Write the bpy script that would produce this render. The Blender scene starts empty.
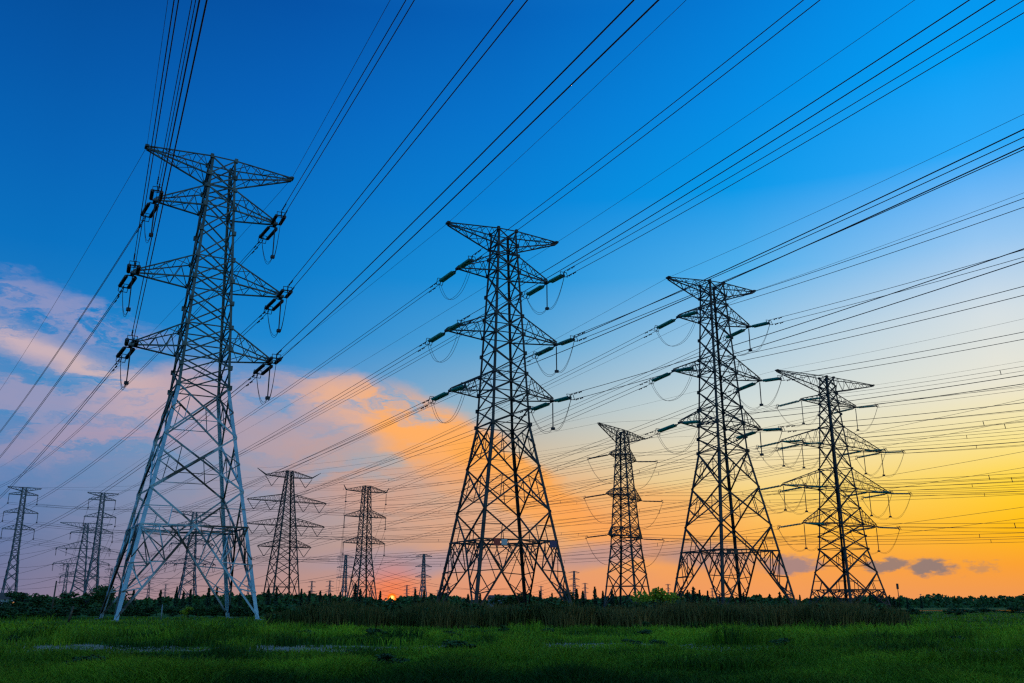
import bpy, math, random
import numpy as np
from mathutils import Vector, Matrix

R = math.radians
SC = bpy.context.scene
COL = SC.collection
random.seed(7)
RNG = np.random.default_rng(11)

# ------------------------------------------------------------------ camera
FPX = 905.0
PITCH = math.atan(262.5 / FPX)
CAMZ = 1.8
cam_d = bpy.data.cameras.new('camera')
cam = bpy.data.objects.new('camera', cam_d)
COL.objects.link(cam)
cam.location = (0, 0, CAMZ)
cam.rotation_euler = (math.pi / 2 + PITCH, 0, 0)
cam_d.sensor_width = 36.0
cam_d.lens = FPX / 1024 * 36
cam_d.clip_start = 0.1
cam_d.clip_end = 12000
SC.camera = cam
SC.render.resolution_x, SC.render.resolution_y = 1024, 683

_F = np.array([0, math.cos(PITCH), math.sin(PITCH)])
_U = np.array([0, -math.sin(PITCH), math.cos(PITCH)])


def ray(px, py):
    return np.array([1., 0, 0]) * (px - 512) / FPX + _U * (341.5 - py) / FPX + _F


def at_dist(px, py, d):
    """where the line of sight through a photo point reaches distance d along the ground"""
    r = ray(px, py)
    return np.array([0, 0, CAMZ]) + r * d / r[1]


def azel(px, py):
    r = ray(px, py)
    return (math.degrees(math.atan2(r[0], r[1])), math.degrees(math.atan2(r[2], math.hypot(r[0], r[1]))))


# ------------------------------------------------------------------ view
SC.view_settings.view_transform = 'Standard'
SC.view_settings.look = 'None'
SC.view_settings.exposure = 0.0
SC.view_settings.gamma = 1.0
SC.view_settings.use_curve_mapping = False
SC.cycles.use_denoising = False
SC.cycles.filter_width = 1.3
SC.cycles.max_bounces = 4
SC.cycles.transparent_max_bounces = 4


# ------------------------------------------------------------------ node helpers
def lin(c):
    return tuple(((v / 255) / 12.92 if v / 255 <= .04045 else ((v / 255 + .055) / 1.055) ** 2.4) for v in c)


class NT:
    def __init__(self, tree):
        self.t = tree
        tree.nodes.clear()

    def n(self, kind, **kw):
        nd = self.t.nodes.new(kind)
        for k, v in kw.items():
            setattr(nd, k, v)
        return nd

    def lk(self, a, b):
        self.t.links.new(a, b)

    def put(self, sock, v):
        if hasattr(v, 'is_output'):
            self.lk(v, sock)
        else:
            sock.default_value = v

    def m(self, op, a, b=None, c=None, clamp=False):
        nd = self.n('ShaderNodeMath', operation=op, use_clamp=clamp)
        for i, v in enumerate((a, b, c)):
            if v is not None:
                self.put(nd.inputs[i], v)
        return nd.outputs[0]

    def rng(self, v, a, b, c=0., d=1., smooth=True):
        nd = self.n('ShaderNodeMapRange', interpolation_type='SMOOTHSTEP' if smooth else 'LINEAR')
        for s, x in zip(('Value', 'From Min', 'From Max', 'To Min', 'To Max'), (v, a, b, c, d)):
            self.put(nd.inputs[s], x)
        return nd.outputs[0]

    def mix(self, f, a, b, mode='MIX'):
        nd = self.n('ShaderNodeMix', data_type='RGBA', blend_type=mode)
        self.put(nd.inputs[0], f)
        self.put(nd.inputs[6], a)
        self.put(nd.inputs[7], b)
        return nd.outputs[2]

    def ramp(self, fac, stops, interp='LINEAR'):
        nd = self.n('ShaderNodeValToRGB')
        cr = nd.color_ramp
        cr.interpolation = interp
        while len(cr.elements) > 1:
            cr.elements.remove(cr.elements[-1])
        for i, (p, c) in enumerate(stops):
            e = cr.elements[0] if i == 0 else cr.elements.new(p)
            e.position = p
            e.color = (*c, 1)
        self.lk(fac, nd.inputs[0])
        return nd.outputs[0]

    def noise(self, vec, scale, detail=4, rough=.55, dist=0.):
        nd = self.n('ShaderNodeTexNoise')
        self.lk(vec, nd.inputs['Vector'])
        nd.inputs['Scale'].default_value = scale
        nd.inputs['Detail'].default_value = detail
        nd.inputs['Roughness'].default_value = rough
        nd.inputs['Distortion'].default_value = dist
        return nd.outputs['Fac']

    def xyz(self, x, y, z=0.):
        nd = self.n('ShaderNodeCombineXYZ')
        for i, v in enumerate((x, y, z)):
            self.put(nd.inputs[i], v)
        return nd.outputs[0]


# ------------------------------------------------------------------ sky
SUN_AZ, SUN_EL = azel(392, 598.0)
world = bpy.data.worlds.new('World')
SC.world = world
world.use_nodes = True
W = NT(world.node_tree)
geo = W.n('ShaderNodeTexCoord')
sep = W.n('ShaderNodeSeparateXYZ')
W.lk(geo.outputs['Generated'], sep.inputs[0])
X_, Y_, Z_ = sep.outputs
AZ = W.m('MULTIPLY', W.m('ARCTAN2', X_, Y_), 57.29578)
EL = W.m('MULTIPLY', W.m('ARCSINE', Z_), 57.29578)
ELV = (0, 2, 4, 6.5, 9, 12, 16, 20, 25, 30, 36)
REAR = [(130, 180, 205), (150, 205, 226), (162, 218, 238), (160, 220, 242), (146, 210, 242), (120, 196, 238),
        (84, 174, 226), (50, 152, 214), (25, 130, 202), (10, 112, 190), (5, 98, 176)]
SIDE_L = [(122, 128, 160), (115, 130, 168), (105, 132, 178), (100, 140, 190), (95, 142, 195), (80, 138, 196),
          (50, 124, 190), (20, 108, 182), (0, 94, 172), (0, 80, 160), (0, 66, 142)]
SIDE_R = [(215, 165, 120), (225, 175, 110), (228, 188, 110), (225, 198, 130), (215, 205, 165), (200, 208, 195),
          (165, 198, 215), (130, 185, 225), (75, 160, 228), (10, 140, 222), (0, 122, 205)]
COLS = [
    (-180, REAR), (-75, SIDE_L),
    (-29, [(120, 118, 150), (104, 116, 155), (90, 118, 165), (86, 128, 180), (82, 134, 188), (62, 136, 195),
           (22, 124, 196), (0, 112, 191), (0, 99, 181), (0, 87, 168), (0, 74, 150)]),
    (-15, [(188, 144, 132), (160, 140, 146), (154, 148, 158), (136, 150, 174), (110, 154, 192), (66, 150, 206),
           (14, 134, 208), (0, 124, 203), (0, 112, 196), (0, 98, 186), (0, 82, 166)]),
    (0, [(234, 148, 104), (222, 156, 118), (222, 166, 126), (222, 177, 136), (204, 186, 160), (156, 184, 198),
         (82, 164, 214), (22, 146, 218), (0, 130, 214), (0, 116, 204), (0, 98, 186)]),
    (15, [(240, 154, 96), (245, 160, 82), (252, 182, 76), (247, 211, 124), (236, 223, 186), (208, 219, 216),
          (158, 200, 227), (80, 176, 235), (0, 152, 232), (0, 138, 226), (0, 120, 210)]),
    (29, [(236, 150, 88), (250, 160, 50), (255, 188, 12), (255, 212, 56), (250, 229, 150), (234, 230, 212),
          (212, 223, 228), (148, 198, 241), (42, 168, 248), (0, 158, 244), (0, 142, 233)]),
    (75, SIDE_R), (180, REAR)]
fac = W.m('DIVIDE', EL, 90., clamp=True)
sky = None
for i, (a, cs) in enumerate(COLS):
    stops = [(e / 90, lin(c)) for e, c in zip(ELV, cs)]
    stops += [(46 / 90, lin((24, 110, 184))), (58 / 90, lin((96, 150, 196))), (1., lin((120, 164, 200)))]    # pale sky added overhead, out of view, to brighten the grass
    c = W.ramp(fac, stops, 'LINEAR')
    sky = c if sky is None else W.mix(W.rng(AZ, float(COLS[i - 1][0]), float(a), smooth=False), sky, c)

# clouds: soft banks placed by bearing and height in the sky, their outlines broken up by noise
warp1 = W.noise(W.xyz(W.m('MULTIPLY', AZ, .10), W.m('MULTIPLY', EL, .26)), 1.6, 6, .6)
warp2 = W.noise(W.xyz(W.m('MULTIPLY', AZ, .10), W.m('MULTIPLY', EL, .26), 7.3), 1.6, 6, .6)
wx = W.m('MULTIPLY', W.m('SUBTRACT', warp1, .5), 9.)
wy = W.m('MULTIPLY', W.m('SUBTRACT', warp2, .5), 5.)
AZw = W.m('ADD', AZ, wx)
ELw = W.m('ADD', EL, wy)


fine1 = W.noise(W.xyz(W.m('MULTIPLY', AZ, .5), W.m('MULTIPLY', EL, 1.1)), 1.5, 5, .62)
fine2 = W.noise(W.xyz(W.m('MULTIPLY', AZ, .5), W.m('MULTIPLY', EL, 1.1), 4.7), 1.5, 5, .62)
fx = W.m('MULTIPLY', W.m('SUBTRACT', fine1, .5), 3.4)
fy = W.m('MULTIPLY', W.m('SUBTRACT', fine2, .5), 1.5)


def bank(px, py, rx, ry, tilt, soft=1.0, k=1.0, fine=0.):
    """one soft elliptical bank of cloud, sizes given in photo points (15.8 to a degree)"""
    a, e = azel(px, py)
    ox = W.m('ADD', W.m('MULTIPLY', wx, k), W.m('MULTIPLY', fx, fine))
    oy = W.m('ADD', W.m('MULTIPLY', wy, k), W.m('MULTIPLY', fy, fine))
    dx = W.m('SUBTRACT', W.m('ADD', AZ, ox), a)
    dy = W.m('SUBTRACT', W.m('ADD', EL, oy), e)
    c, s = math.cos(R(tilt)), math.sin(R(tilt))
    u = W.m('DIVIDE', W.m('ADD', W.m('MULTIPLY', dx, c), W.m('MULTIPLY', dy, s)), rx / 15.8)
    v = W.m('DIVIDE', W.m('SUBTRACT', W.m('MULTIPLY', dy, c), W.m('MULTIPLY', dx, s)), ry / 15.8)
    d = W.m('SQRT', W.m('ADD', W.m('MULTIPLY', u, u), W.m('MULTIPLY', v, v)))
    return W.rng(d, 1. + .35 * soft, 1. - .65 * soft)


def over(col, amount, mask):
    global sky
    sky = W.mix(W.m('MULTIPLY', mask, amount), sky, (*lin(col), 1))


streak = W.noise(W.xyz(W.m('ADD', W.m('MULTIPLY', AZw, .06), W.m('MULTIPLY', EL, .03)),
                       W.m('MULTIPLY', ELw, .30)), 2.2, 5, .6, .3)
stk = W.rng(streak, .35, .62)
# mauve veil low on the left, with pink streaks through it
brk = W.noise(W.xyz(W.m('MULTIPLY', AZw, .09), W.m('MULTIPLY', ELw, .34), 3.1), 2.0, 6, .62, .4)
hole = W.rng(brk, .42, .56)
over((140, 140, 178), .28, W.m('MULTIPLY', bank(40, 450, 300, 100, 4, 1.2), stk))
over((166, 158, 190), .6, W.m('MULTIPLY', bank(60, 316, 110, 20, -8, 1.2), hole))
over((212, 182, 184), .85, W.m('MULTIPLY', bank(40, 349, 120, 14, -15, 1.4, .4), W.rng(brk, .28, .5)))
over((206, 180, 180), .7, W.m('MULTIPLY', bank(112, 374, 60, 11, -12, 1.2, .4), W.rng(brk, .28, .5)))
over((176, 158, 182), .55, W.m('MULTIPLY', bank(50, 400, 120, 34, -10, 1.1), hole))
over((206, 172, 174), .7, W.m('MULTIPLY', bank(160, 398, 62, 30, 10, .9, .6), W.rng(brk, .28, .5)))
over((182, 154, 172), .55, W.m('MULTIPLY', bank(110, 440, 120, 20, 12, 1.1, .6), hole))
# the long peach bank falling to the right
over((190, 160, 166), .6, W.m('MULTIPLY', bank(270, 415, 105, 42, -8, .9, .7), W.rng(brk, .25, .55)))
over((238, 178, 140), .88, W.m('MULTIPLY', bank(366, 410, 88, 28, -16, .9, .6), W.rng(brk, .25, .54)))
over((255, 174, 96), .96, W.m('MULTIPLY', bank(436, 440, 88, 38, -28, .55, .4), W.rng(brk, .24, .52)))
over((255, 170, 76), .92, bank(520, 486, 84, 27, -33, .5, .35))
over((252, 166, 84), .7, bank(600, 532, 80, 20, -26, .9, .5))
over((224, 164, 128), .6, W.m('MULTIPLY', bank(410, 492, 150, 46, -14, 1.2, .8), W.rng(brk, .25, .6)))
over((184, 148, 146), .4, W.m('MULTIPLY', bank(290, 480, 140, 46, -6, 1.2, .8), W.rng(brk, .25, .6)))
over((250, 158, 84), .5, bank(650, 520, 110, 34, -10, 1.2, .7))
# small violet-grey clouds just above the horizon
GREY = (142, 122, 118)
over((150, 145, 165), .75, bank(400, 562, 90, 13, 2, 1., .35))
over((168, 142, 150), .7, bank(600, 553, 56, 13, 8, 1., .35))
over((160, 135, 140), .7, bank(700, 556, 60, 14, -5, 1., .35))
over((158, 130, 132), .9, bank(792, 566, 26, 9, 4, .7, 0., 1.))
over(GREY, .9, bank(884, 566, 19, 6, 16, .7, 0., 1.))
over(GREY, .95, bank(930, 566, 20, 8, -4, .7, 0., 1.))
over((190, 140, 100), .7, bank(984, 568, 13, 5, 12, .9, 0., 1.2))
# glow round the setting sun, and its disc
ca, ce = R(SUN_AZ), R(SUN_EL)
sd = (math.cos(ce) * math.sin(ca), math.cos(ce) * math.cos(ca), math.sin(ce))
dotn = W.n('ShaderNodeVectorMath', operation='DOT_PRODUCT')
W.lk(geo.outputs['Generated'], dotn.inputs[0])
dotn.inputs[1].default_value = sd
ang = W.m('MULTIPLY', W.m('ARCCOSINE', W.m('MINIMUM', dotn.outputs['Value'], 1.)), 57.29578)
sky = W.mix(W.m('MULTIPLY', W.rng(ang, 2.8, 0.2), .6), sky, (*lin((255, 110, 40)), 1))
sky = W.mix(W.rng(ang, .34, .2), sky, (*lin((255, 112, 14)), 1))
sky = W.mix(W.rng(ang, .2, .05), sky, (2.2, 1.3, .3, 1))
# below the horizon: the dim ground tone
sky = W.mix(W.rng(EL, 0., -1.5), sky, (.03, .04, .03, 1))
gain = W.m('ADD', 1., W.m('ADD', W.m('MULTIPLY', W.rng(Y_, .15, -.6), .7), W.m('MULTIPLY', W.rng(EL, 42., 62.), .9)))  # added lift of the unseen sky behind and overhead, fills grass and pylons
skyg = W.n('ShaderNodeVectorMath', operation='SCALE')
W.lk(sky, skyg.inputs[0])
W.lk(gain, skyg.inputs['Scale'])
sky = skyg.outputs[0]
nish = W.n('ShaderNodeTexSky', sky_type='NISHITA')
nish.sun_disc = False
nish.sun_elevation = R(max(SUN_EL, .5))
nish.sun_rotation = R(SUN_AZ)
bg1 = W.n('ShaderNodeBackground')
W.lk(sky, bg1.inputs[0])
bg1.inputs[1].default_value = 1.0
bg2 = W.n('ShaderNodeBackground')
W.lk(nish.outputs[0], bg2.inputs[0])
bg2.inputs[1].default_value = .003
add = W.n('ShaderNodeAddShader')
W.lk(bg1.outputs[0], add.inputs[0])
W.lk(bg2.outputs[0], add.inputs[1])
out = W.n('ShaderNodeOutputWorld')
W.lk(add.outputs[0], out.inputs[0])

sun_d = bpy.data.lights.new('sun', 'SUN')
sun_d.energy = .25
sun_d.color = (1., .5, .2)
sun_d.angle = R(.5)
sun = bpy.data.objects.new('sun', sun_d)
COL.objects.link(sun)
sun.rotation_euler = Vector(sd).to_track_quat('Z', 'Y').to_euler()
sun.location = (0, 0, 90)


# ------------------------------------------------------------------ materials
def material(name, build):
    m = bpy.data.materials.new(name)
    m.use_nodes = True
    t = NT(m.node_tree)
    p = t.n('ShaderNodeBsdfPrincipled')
    o = t.n('ShaderNodeOutputMaterial')
    t.lk(p.outputs[0], o.inputs[0])
    build(t, p, o)
    return m


def two_tone(c1, c2, scale, rough=.6, metal=0., coord='Object', lo=.35, hi=.65):
    def f(t, p, o):
        tc = t.n('ShaderNodeTexCoord')
        nz = t.noise(tc.outputs[coord], scale, 5, .6)
        t.lk(t.mix(t.rng(nz, lo, hi), (*c1, 1), (*c2, 1)), p.inputs['Base Color'])
        p.inputs['Roughness'].default_value = rough
        p.inputs['Metallic'].default_value = metal
    return f


def plain(c, rough=.6, metal=0., emit=0.):
    def f(t, p, o):
        tc = t.n('ShaderNodeTexCoord')
        nz = t.noise(tc.outputs['Object'], 3., 3, .6)
        c1 = tuple(v * .85 for v in c)
        t.lk(t.mix(nz, (*c1, 1), (*c, 1)), p.inputs['Base Color'])
        p.inputs['Roughness'].default_value = rough
        p.inputs['Metallic'].default_value = metal
        if emit:
            p.inputs['Emission Color'].default_value = (*c, 1)
            p.inputs['Emission Strength'].default_value = emit
    return f


def foliage(c1, c2, c3=None, trans=.25):
    """leaf colour varies per leaf by the mesh's own 'tint' value and per plant"""
    def f(t, p, o):
        at = t.n('ShaderNodeAttribute', attribute_name='tint')
        oi = t.n('ShaderNodeObjectInfo')
        col = t.mix(at.outputs['Fac'], (*c1, 1), (*c2, 1))
        if c3:
            col = t.mix(t.m('MULTIPLY', oi.outputs['Random'], .6), col, (*c3, 1))
        t.lk(col, p.inputs['Base Color'])
        p.inputs['Roughness'].default_value = .7
        p.inputs['Specular IOR Level'].default_value = .2
        tr = t.n('ShaderNodeBsdfTranslucent')
        t.lk(col, tr.inputs[0])
        mx = t.n('ShaderNodeMixShader')
        mx.inputs[0].default_value = trans
        t.lk(p.outputs[0], mx.inputs[1])
        t.lk(tr.outputs[0], mx.inputs[2])
        t.lk(mx.outputs[0], o.inputs[0])
    return f


M = {}
M['skylit_steel'] = material('skylit-tone galvanised steel', two_tone((.31, .48, .55), (.50, .67, .72), .9, .5, .15))  # bluish skylight on the lower legs, painted into the steel colour
M['shaded_steel'] = material('shade-tone galvanised steel', two_tone((.06, .08, .07), (.17, .21, .19), .7, .6, .25))  # upper pylon's shade painted in as a darker steel colour
M['light_patch_steel'] = material('light-and-shade patched galvanised steel', two_tone((.06, .06, .045), (.46, .62, .66), .16, .55, .2, 'Object', .44, .56))  # lit and shaded bracing members imitated by colour patches
M['steel'] = material('weathered galvanised steel', two_tone((.034, .03, .026), (.075, .065, .055), .7, .6, .2))
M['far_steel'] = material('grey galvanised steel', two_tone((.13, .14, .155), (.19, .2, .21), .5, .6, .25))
M['wire'] = material('aluminium conductor', plain((.05, .05, .055), .6, .3))
def glass_mat(t, p, o):
    two_tone((.012, .36, .28), (.02, .5, .40), 3., .3)(t, p, o)
    tr = t.n('ShaderNodeBsdfTranslucent')
    tr.inputs[0].default_value = (.02, .55, .43, 1)
    mx = t.n('ShaderNodeMixShader')
    mx.inputs[0].default_value = .55
    t.lk(p.outputs[0], mx.inputs[1])
    t.lk(tr.outputs[0], mx.inputs[2])
    t.lk(mx.outputs[0], o.inputs[0])


M['glass'] = material('green glass insulator', glass_mat)
M['brown_glass'] = material('dark insulator', two_tone((.02, .022, .025), (.035, .038, .04), 3., .35))
M['red'] = material('red sign enamel', plain((.55, .02, .015), .4))
M['blue'] = material('blue sign enamel', plain((.01, .02, .16), .4))
M['white'] = material('white sign enamel', plain((.7, .7, .68), .4))
M['concrete'] = material('concrete', two_tone((.25, .26, .26), (.4, .4, .39), 4., .85))
M['wood'] = material('weathered wood', two_tone((.10, .07, .045), (.2, .14, .085), 6., .85))
M['bark'] = material('bark', two_tone((.03, .025, .02), (.07, .055, .04), 5., .9))
M['leaf'] = material('broadleaf foliage', foliage((.018, .055, .012), (.05, .12, .022), (.02, .05, .016), .12))
M['leaf_bright'] = material('yellow green foliage', foliage((.16, .24, .01), (.42, .46, .03), None, .35))
M['needle'] = material('conifer foliage', foliage((.010, .03, .014), (.026, .058, .026), None, .05))
M['grass'] = material('meadow grass', foliage((.008, .055, .003), (.30, .46, .014), None, .3))
M['reed'] = material('reed leaves', foliage((.022, .055, .006), (.27, .15, .04), None, .2))
M['wall'] = material('rendered wall', two_tone((.3, .29, .28), (.42, .41, .4), 1.5, .85))
M['roof'] = material('clay roof', two_tone((.11, .06, .045), (.17, .09, .07), 3., .85))
M['lit'] = material('lit window', plain((1., .42, .12), .5, 0., 1.2))
M['water'] = material('river water', plain((.02, .03, .035), .06))


def ground_mat(t, p, o):
    tc = t.n('ShaderNodeTexCoord')
    a = t.noise(tc.outputs['Object'], .06, 6, .6)
    b = t.noise(tc.outputs['Object'], 1.1, 5, .65)
    c = t.mix(t.rng(b, .3, .7), (.014, .045, .008, 1), (.03, .11, .014, 1))
    c = t.mix(t.rng(a, .55, .75), c, (.03, .045, .014, 1))
    t.lk(c, p.inputs['Base Color'])
    p.inputs['Roughness'].default_value = .95
    p.inputs['Specular IOR Level'].default_value = .1


M['ground'] = material('dark soil under grass', ground_mat)


def path_mat(t, p, o):
    tc = t.n('ShaderNodeTexCoord')
    b = t.noise(tc.outputs['Object'], 1.6, 6, .7)
    t.lk(t.mix(t.rng(b, .35, .65), (.05, .04, .022, 1), (.27, .20, .12, 1)), p.inputs['Base Color'])
    p.inputs['Roughness'].default_value = .7


M['path'] = material('pale stony track', path_mat)


# ------------------------------------------------------------------ mesh helpers
class MB:
    """collects bars, tubes and discs; link() makes ONE mesh object of them"""

    def __init__(self):
        self.v, self.f = [], []

    def bar(self, a, b, w, h=None):
        a, b = Vector(a), Vector(b)
        d = b - a
        if d.length < 1e-5:
            return
        d.normalize()
        up = Vector((0, 0, 1)) if abs(d.z) < .95 else Vector((1, 0, 0))
        s = d.cross(up).normalized() * (w / 2)
        u = s.cross(d).normalized() * ((h or w) / 2)
        i = len(self.v)
        for q in (a, b):
            self.v += [q + s + u, q - s + u, q - s - u, q + s - u]
        self.f += [(i, i + 1, i + 5, i + 4), (i + 1, i + 2, i + 6, i + 5), (i + 2, i + 3, i + 7, i + 6),
                   (i + 3, i, i + 4, i + 7), (i + 3, i + 2, i + 1, i), (i + 4, i + 5, i + 6, i + 7)]

    def angle(self, a, b, x, y, w, t):
        """rolled angle section from a to b, its two flanges along x and y"""
        a, b, x, y = Vector(a), Vector(b), Vector(x), Vector(y)
        prof = [(0, 0), (w, 0), (w, t), (t, t), (t, w), (0, w)]
        i = len(self.v)
        for q in (a, b):
            self.v += [q + x * px + y * py for px, py in prof]
        for k in range(6):
            j = (k + 1) % 6
            self.f.append((i + k, i + j, i + 6 + j, i + 6 + k))
        self.f += [(i + 5, i + 4, i + 3, i + 2, i + 1, i), (i + 6, i + 7, i + 8, i + 9, i + 10, i + 11)]

    def tube(self, pts, r, n=5):
        pts = [Vector(p) for p in pts]
        i0 = len(self.v)
        for k, p in enumerate(pts):
            d = (pts[min(k + 1, len(pts) - 1)] - pts[max(k - 1, 0)]).normalized()
            up = Vector((0, 0, 1)) if abs(d.z) < .95 else Vector((1, 0, 0))
            s = d.cross(up).normalized()
            u = s.cross(d).normalized()
            rr = r[k] if isinstance(r, (list, tuple)) else r
            for j in range(n):
                an = 2 * math.pi * j / n
                self.v.append(p + s * math.cos(an) * rr + u * math.sin(an) * rr)
        for k in range(len(pts) - 1):
            for j in range(n):
                a, b = i0 + k * n + j, i0 + k * n + (j + 1) % n
                self.f.append((a, b, b + n, a + n))
        self.f.append(tuple(range(i0 + n - 1, i0 - 1, -1)))
        e = i0 + (len(pts) - 1) * n
        self.f.append(tuple(range(e, e + n)))

    def box(self, c, s):
        c = Vector(c)
        self.bar(c - Vector((0, 0, s[2] / 2)), c + Vector((0, 0, s[2] / 2)), s[1], s[0])

    def discs(self, a, b, r, n, sides=8):
        """a string of insulator sheds between a and b"""
        a, b = Vector(a), Vector(b)
        pts, rad = [], []
        for k in range(n):
            for q, rr in ((.05, .45), (.3, 1.), (.55, .95), (.8, .45)):
                pts.append(a.lerp(b, (k + q) / n))
                rad.append(rr * r)
        self.tube(pts, rad, sides)

    def mesh(self, name, mat, smooth=False, split=None):
        me = bpy.data.meshes.new(name)
        me.from_pydata([tuple(v) for v in self.v], [], self.f)
        me.materials.append(M[mat] if isinstance(mat, str) else mat)
        if split:                                               # a second material above a height
            me.materials.append(M[split[1]])
            me.polygons.foreach_set('material_index', [int(p.center.z > split[0]) for p in me.polygons])
        if smooth:
            me.polygons.foreach_set('use_smooth', [True] * len(me.polygons))
        return me

    def link(self, name, mat, parent=None, smooth=False):
        return part(name, self.mesh(name, mat, smooth), parent)


def part(name, me, parent=None, loc=None):
    o = bpy.data.objects.new(name, me)
    COL.objects.link(o)
    if parent is not None:
        o.parent = parent
    if loc is not None:
        o.location = loc
    return o


def empty(name, loc=(0, 0, 0), rz=0.):
    o = bpy.data.objects.new(name, None)
    COL.objects.link(o)
    o.location = loc
    o.rotation_euler = (0, 0, rz)
    o.empty_display_size = .5
    return o


def tag(o, label=None, cat=None, group=None, kind=None):
    if label:
        o['label'] = label
    if cat:
        o['category'] = cat
    if group:
        o['group'] = group
    if kind:
        o['kind'] = kind
    return o


def np_mesh(name, co, nper, tint, mat):
    """co: (N*nper, 3) points of N separate faces of nper corners each, tint: (N,)"""
    n = len(co) // nper
    me = bpy.data.meshes.new(name)
    me.vertices.add(n * nper)
    me.vertices.foreach_set('co', np.asarray(co, np.float32).ravel())
    me.loops.add(n * nper)
    me.loops.foreach_set('vertex_index', np.arange(n * nper, dtype=np.int32))
    me.polygons.add(n)
    me.polygons.foreach_set('loop_start', np.arange(0, n * nper, nper, dtype=np.int32))
    at = me.attributes.new('tint', 'FLOAT', 'FACE')
    at.data.foreach_set('value', np.asarray(tint, np.float32))
    me.update(calc_edges=True)
    me.materials.append(M[mat])
    return me


def value_noise(x, y, seed=0):
    """smooth 2-D noise in 0..1 for arrays"""
    def hsh(i, j):
        v = np.sin(i * 127.1 + j * 311.7 + seed * 74.7) * 43758.5453
        return v - np.floor(v)
    xi, yi = np.floor(x), np.floor(y)
    fx, fy = x - xi, y - yi
    fx, fy = fx * fx * (3 - 2 * fx), fy * fy * (3 - 2 * fy)
    a, b, c, d = hsh(xi, yi), hsh(xi + 1, yi), hsh(xi, yi + 1), hsh(xi + 1, yi + 1)
    return (a * (1 - fx) + b * fx) * (1 - fy) + (c * (1 - fx) + d * fx) * fy


# ------------------------------------------------------------------ ground, path, river
def ground():
    mb = MB()
    S = 2600.
    ticks = [-S, -1000, -300, -120, -60, 0, 60, 120, 300, 1000, S]
    n = len(ticks)
    for y in ticks:
        for x in ticks:
            mb.v.append((x, y, 0))
    for j in range(n - 1):
        for i in range(n - 1):
            a = j * n + i
            mb.f.append((a, a + 1, a + n + 1, a + n))
    return tag(mb.link('ground', 'ground'), kind='structure')


ground()


def path_y(x):
    return 39.5 + 1.7 * np.sin(x * .19 + .6) + 1.6 * np.sin(x * .07 + 2.4) + .7 * np.sin(x * .47)


def strip(name, mat, f, x0, x1, w, z, n=80):
    mb = MB()
    for k in range(n + 1):
        x = x0 + (x1 - x0) * k / n
        y = float(f(x))
        ww = w * (.45 + .9 * random.random())
        mb.v += [(x, y - ww / 2, z), (x, y + ww / 2, z)]
    for k in range(n):
        mb.f.append((2 * k, 2 * k + 2, 2 * k + 3, 2 * k + 1))
    return tag(mb.link(name, mat), kind='structure')


strip('path', 'path', path_y, -34, 34, 6.5, .006)
strip('river', 'water', lambda x: 262 + .04 * x, 108, 190, 46, .006, 20)

# ------------------------------------------------------------------ pylons
FACES = ((-1, -1, 1, -1), (1, -1, 1, 1), (1, 1, -1, 1), (-1, 1, -1, -1))


def half(prof, z):
    for (z0, h0), (z1, h1) in zip(prof, prof[1:]):
        if z <= z1:
            return h0 + (h1 - h0) * (z - z0) / (z1 - z0)
    return prof[-1][1]


class Spec:
    def __init__(self, **kw):
        self.__dict__.update(kw)


MESH = {}


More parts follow.
